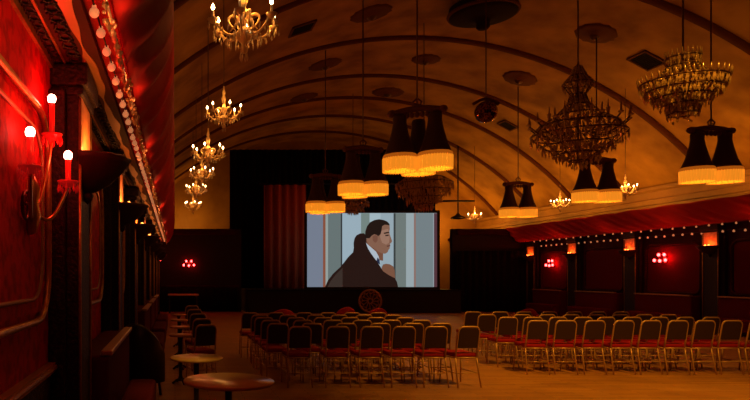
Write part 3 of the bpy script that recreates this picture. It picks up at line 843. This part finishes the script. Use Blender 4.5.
# red round-backed armchairs behind the rows
def tub_chair(loc, rz, w, h, m, lab, grp, name='tub_armchair'):
    t = thing(name, loc, lab, 'armchair', grp, rz)
    mb = MB(); n = 20; vs = []; fs = []
    for i in range(n + 1):       # horseshoe back, facing +y
        q = PI + PI * i / n
        zt = .62 * h + .38 * h * math.sin(PI * i / n)
        for rr, zz in ((w / 2, .22), (w / 2, zt - .04), (w / 2 - .03, zt), (w / 2 - .08, zt - .03), (w / 2 - .09, .22)):
            vs.append((rr * math.cos(q), rr * math.sin(q) * .9, zz))
    for i in range(n):
        for k in range(5):
            k2 = (k + 1) % 5; fs.append((i * 5 + k, i * 5 + k2, (i + 1) * 5 + k2, (i + 1) * 5 + k))
    fs += [tuple(range(5)), tuple(n * 5 + k for k in reversed(range(5)))]
    mb.add(vs, fs, True); mb.build('backrest', m, t)
    mb = MB(); mb.lathe([(.001, .20), (w / 2 - .085, .20), (w / 2 - .08, .38), (w / 2 - .12, .44), (.001, .45)], (0, .0, 0), 20); mb.build('seat', m, t)
    for sx in (-1, 1):
        for sy in (-1, 1):
            MB().tube([(sx * w * .28, sy * w * .26, .21), (sx * w * .31, sy * w * .29, 0)], .018, 6).build('leg', M['darkwood'], t)
    return t
for u, v, w, lab in ((284, 309, .72, 'red round-backed armchair behind the left end of the left block'), (348, 307, .60, 'red round-backed armchair in front of the stage, left of the emblem'),
                     (380, 308, .60, 'red round-backed armchair in front of the stage, below the emblem'), (530, 308.5, .66, 'red round-backed armchair behind the right block of chairs')):
    s = 44.; p = P(u, v, s)
    tub_chair((p.x, p.y + .3, 0), 0, w, p.z, M['seat'], lab, 'red tub armchairs')
p = P(141, 323, 78)
tub_chair((p.x, p.y + .2, 0), -.3, .64, p.z, M['blackleather'], 'large black round-backed armchair by the left wall near the tables', None)

# round tables along the left wall
def cafe_table(x, y, r, h, lab):
    t = thing('round_table', (x, y, 0), lab, 'table', 'small round tables')
    MB().lathe([(.001, h - .03), (r * .96, h - .03), (r, h - .02), (r, h - .006), (r * .985, h), (.001, h)], (0, 0, 0), 36).build('tabletop', M['tabletop'], t)
    MB().lathe([(.05, h - .03), (.03, h - .08), (.025, .12), (.05, .05)], (0, 0, 0), 12).build('pedestal', M['tablemetal'], t)
    mb = MB()
    for k in range(4):
        q = PI / 2 * k + .4; mb.tube([(0, 0, .08), (r * .4 * math.cos(q), r * .4 * math.sin(q), .06), (r * .75 * math.cos(q), r * .75 * math.sin(q), .015)], .016, 6)
    mb.build('foot', M['tablemetal'], t)
cafe_table(.45, 620 / 119., .38, .72, 'polished round table nearest the camera, catching amber light')
cafe_table(.23, 620 / 93., .285, .72, 'round table between the nearest table and the black armchair')
for k, (u, s) in enumerate(((184, 68), (183, 59), (182, 51), (181, 45))):
    cafe_table((u - 175) / s - .05, 620 / s, .17, .73, 'small round table far along the left wall, %s in that line' % ORD[k])

t = thing('side_table', (.35, 26.2, 0), 'long table with a cream top against the wall under the left red sconce', 'table')
MB().box((-.65, -.3, .74), (.65, .3, .80)).build('tabletop', M['linen'], t, .01)
for sx in (-.58, .58):
    for sy in (-.24, .24):
        MB().box((sx - .03, sy - .03, 0), (sx + .03, sy + .03, .74)).build('leg', M['darkwood'], t)

# red banquette along the left wall
def banquette(y0, y1, side, x, lab):
    t = thing('banquette', (x, (y0 + y1) / 2, 0), lab, 'bench seat', 'velvet wall benches'); d = side; h = (y1 - y0) / 2
    MB().box(*sorted_box((0, -h, .0), (d * .30, h, .98))).build('backrest', M['darkvelvet'], t, .03)
    MB().box(*sorted_box((d * .30, -h, .10), (d * .60, h, .44))).build('seat', M['darkvelvet'], t, .04)
    MB().box(*sorted_box((d * .24, -h, .98), (d * .33, h, 1.02))).build('top_rail', M['dullgold'], t, .01)
banquette(4.75, 6.95, 1, XL + .02, 'red velvet banquette between the first and second left pilasters')
for k in range(3):
    banquette(PL[k + 2] + .65, PL[k + 3] - .15, 1, XL + .02, 'red velvet banquette against the left wall, %s beyond the black armchair' % ORD[k])
for k in range(4):
    banquette(PR[k] + .7, PR[k + 1] - .2, -1, XR - .07, 'dark red velvet banquette along the right wall, %s from the camera' % ORD[k])

# ------------------------------------------------------------------ lights: cove lighting behind the pelmets, plus added fill lamps for floor, tables and stage
AMB = (1, .43, .055)
for y in (8, 12.5, 17, 21, 24.2, 27, 30.5):
    o = area('cove_light', (15.1, y, 3.64), (0, 0, 0), .25, 2.4, 52 if y > 10 else 44, AMB)
    o.rotation_euler = Vector((.30, 0, 1)).to_track_quat('-Z', 'Y').to_euler()
for y in (16.5, 21, 25, 30.5):
    area('cove_light', (-1.25, y, 3.64), (PI, math.radians(-20), 0), .25, 2.4, 2.8, AMB)
lamp('end_arch_light', (14.0, 32.4, 4.2), 100, AMB, .15)
lamp('end_arch_light', (.6, 32.0, 4.2), 75, AMB, .15)
def spot(loc, tgt, e, size, col, blend=.8):
    d = bpy.data.lights.new('fill_spot', 'SPOT'); d.energy = e; d.spot_size = size; d.spot_blend = blend; d.color = col; d.shadow_soft_size = .2
    o = bpy.data.objects.new('fill_spot', d); COL.objects.link(o); o.location = loc
    o.rotation_euler = (Vector(tgt) - Vector(loc)).to_track_quat('-Z', 'Y').to_euler()
spot((6.5, 5.5, 7.5), (6.4, 8.6, 0), 2700, math.radians(64), (1, .45, .04), 1)  # unseen overhead fill, added to brighten the floor and chairs
spot((1.2, 3.0, 5.5), (.18, 6.0, .7), 620, math.radians(14), (1, .58, .12), 1)  # unseen narrow fill, added for the amber gleam on the near tables

for y, e in ((3.3, 1.3), (4.8, 1.3), (6.8, 1.5), (9.5, 2), (13, 2.5), (17, 2.5), (21, 2.5)):
    lamp('festoon_glow', (XL + .62, y, SH - .10), e, (1, .30, .10), .05)
for y in (15.8, 18.5, 21.2, 24.0):
    lamp('festoon_glow', (14.45, y, SH - .06), 2, (1, .22, .05), .08)
lamp('stage_fill', (6.0, 27.2, 5.6), 8, (1, .25, .05), .1)  # added lamp without a fixture, brightens the red stage curtain
lamp('festoon_glow', (XL + .42, 2.9, SH - .30), 3.2, (1, .42, .12), .05)
w = bpy.data.worlds.new('world'); scn.world = w; w.use_nodes = True
w.node_tree.nodes['Background'].inputs[0].default_value = (.02, .006, .003, 1)
w.node_tree.nodes['Background'].inputs[1].default_value = .3

cd = bpy.data.cameras.new('camera'); cam = bpy.data.objects.new('camera', cd); COL.objects.link(cam)
cam.location = (0, 0, EYE); cam.rotation_euler = (PI / 2, 0, 0)
cd.sensor_width = 36; cd.lens = F / 750 * 36
cd.shift_x = (375 - VU) / 750; cd.shift_y = (VV - 200) / 750
cd.clip_start = .05; cd.clip_end = 200
scn.camera = cam
vs_ = scn.view_settings
vs_.view_transform = 'Standard'; vs_.look = 'None'; vs_.exposure = 0; vs_.gamma = 1; vs_.use_curve_mapping = False
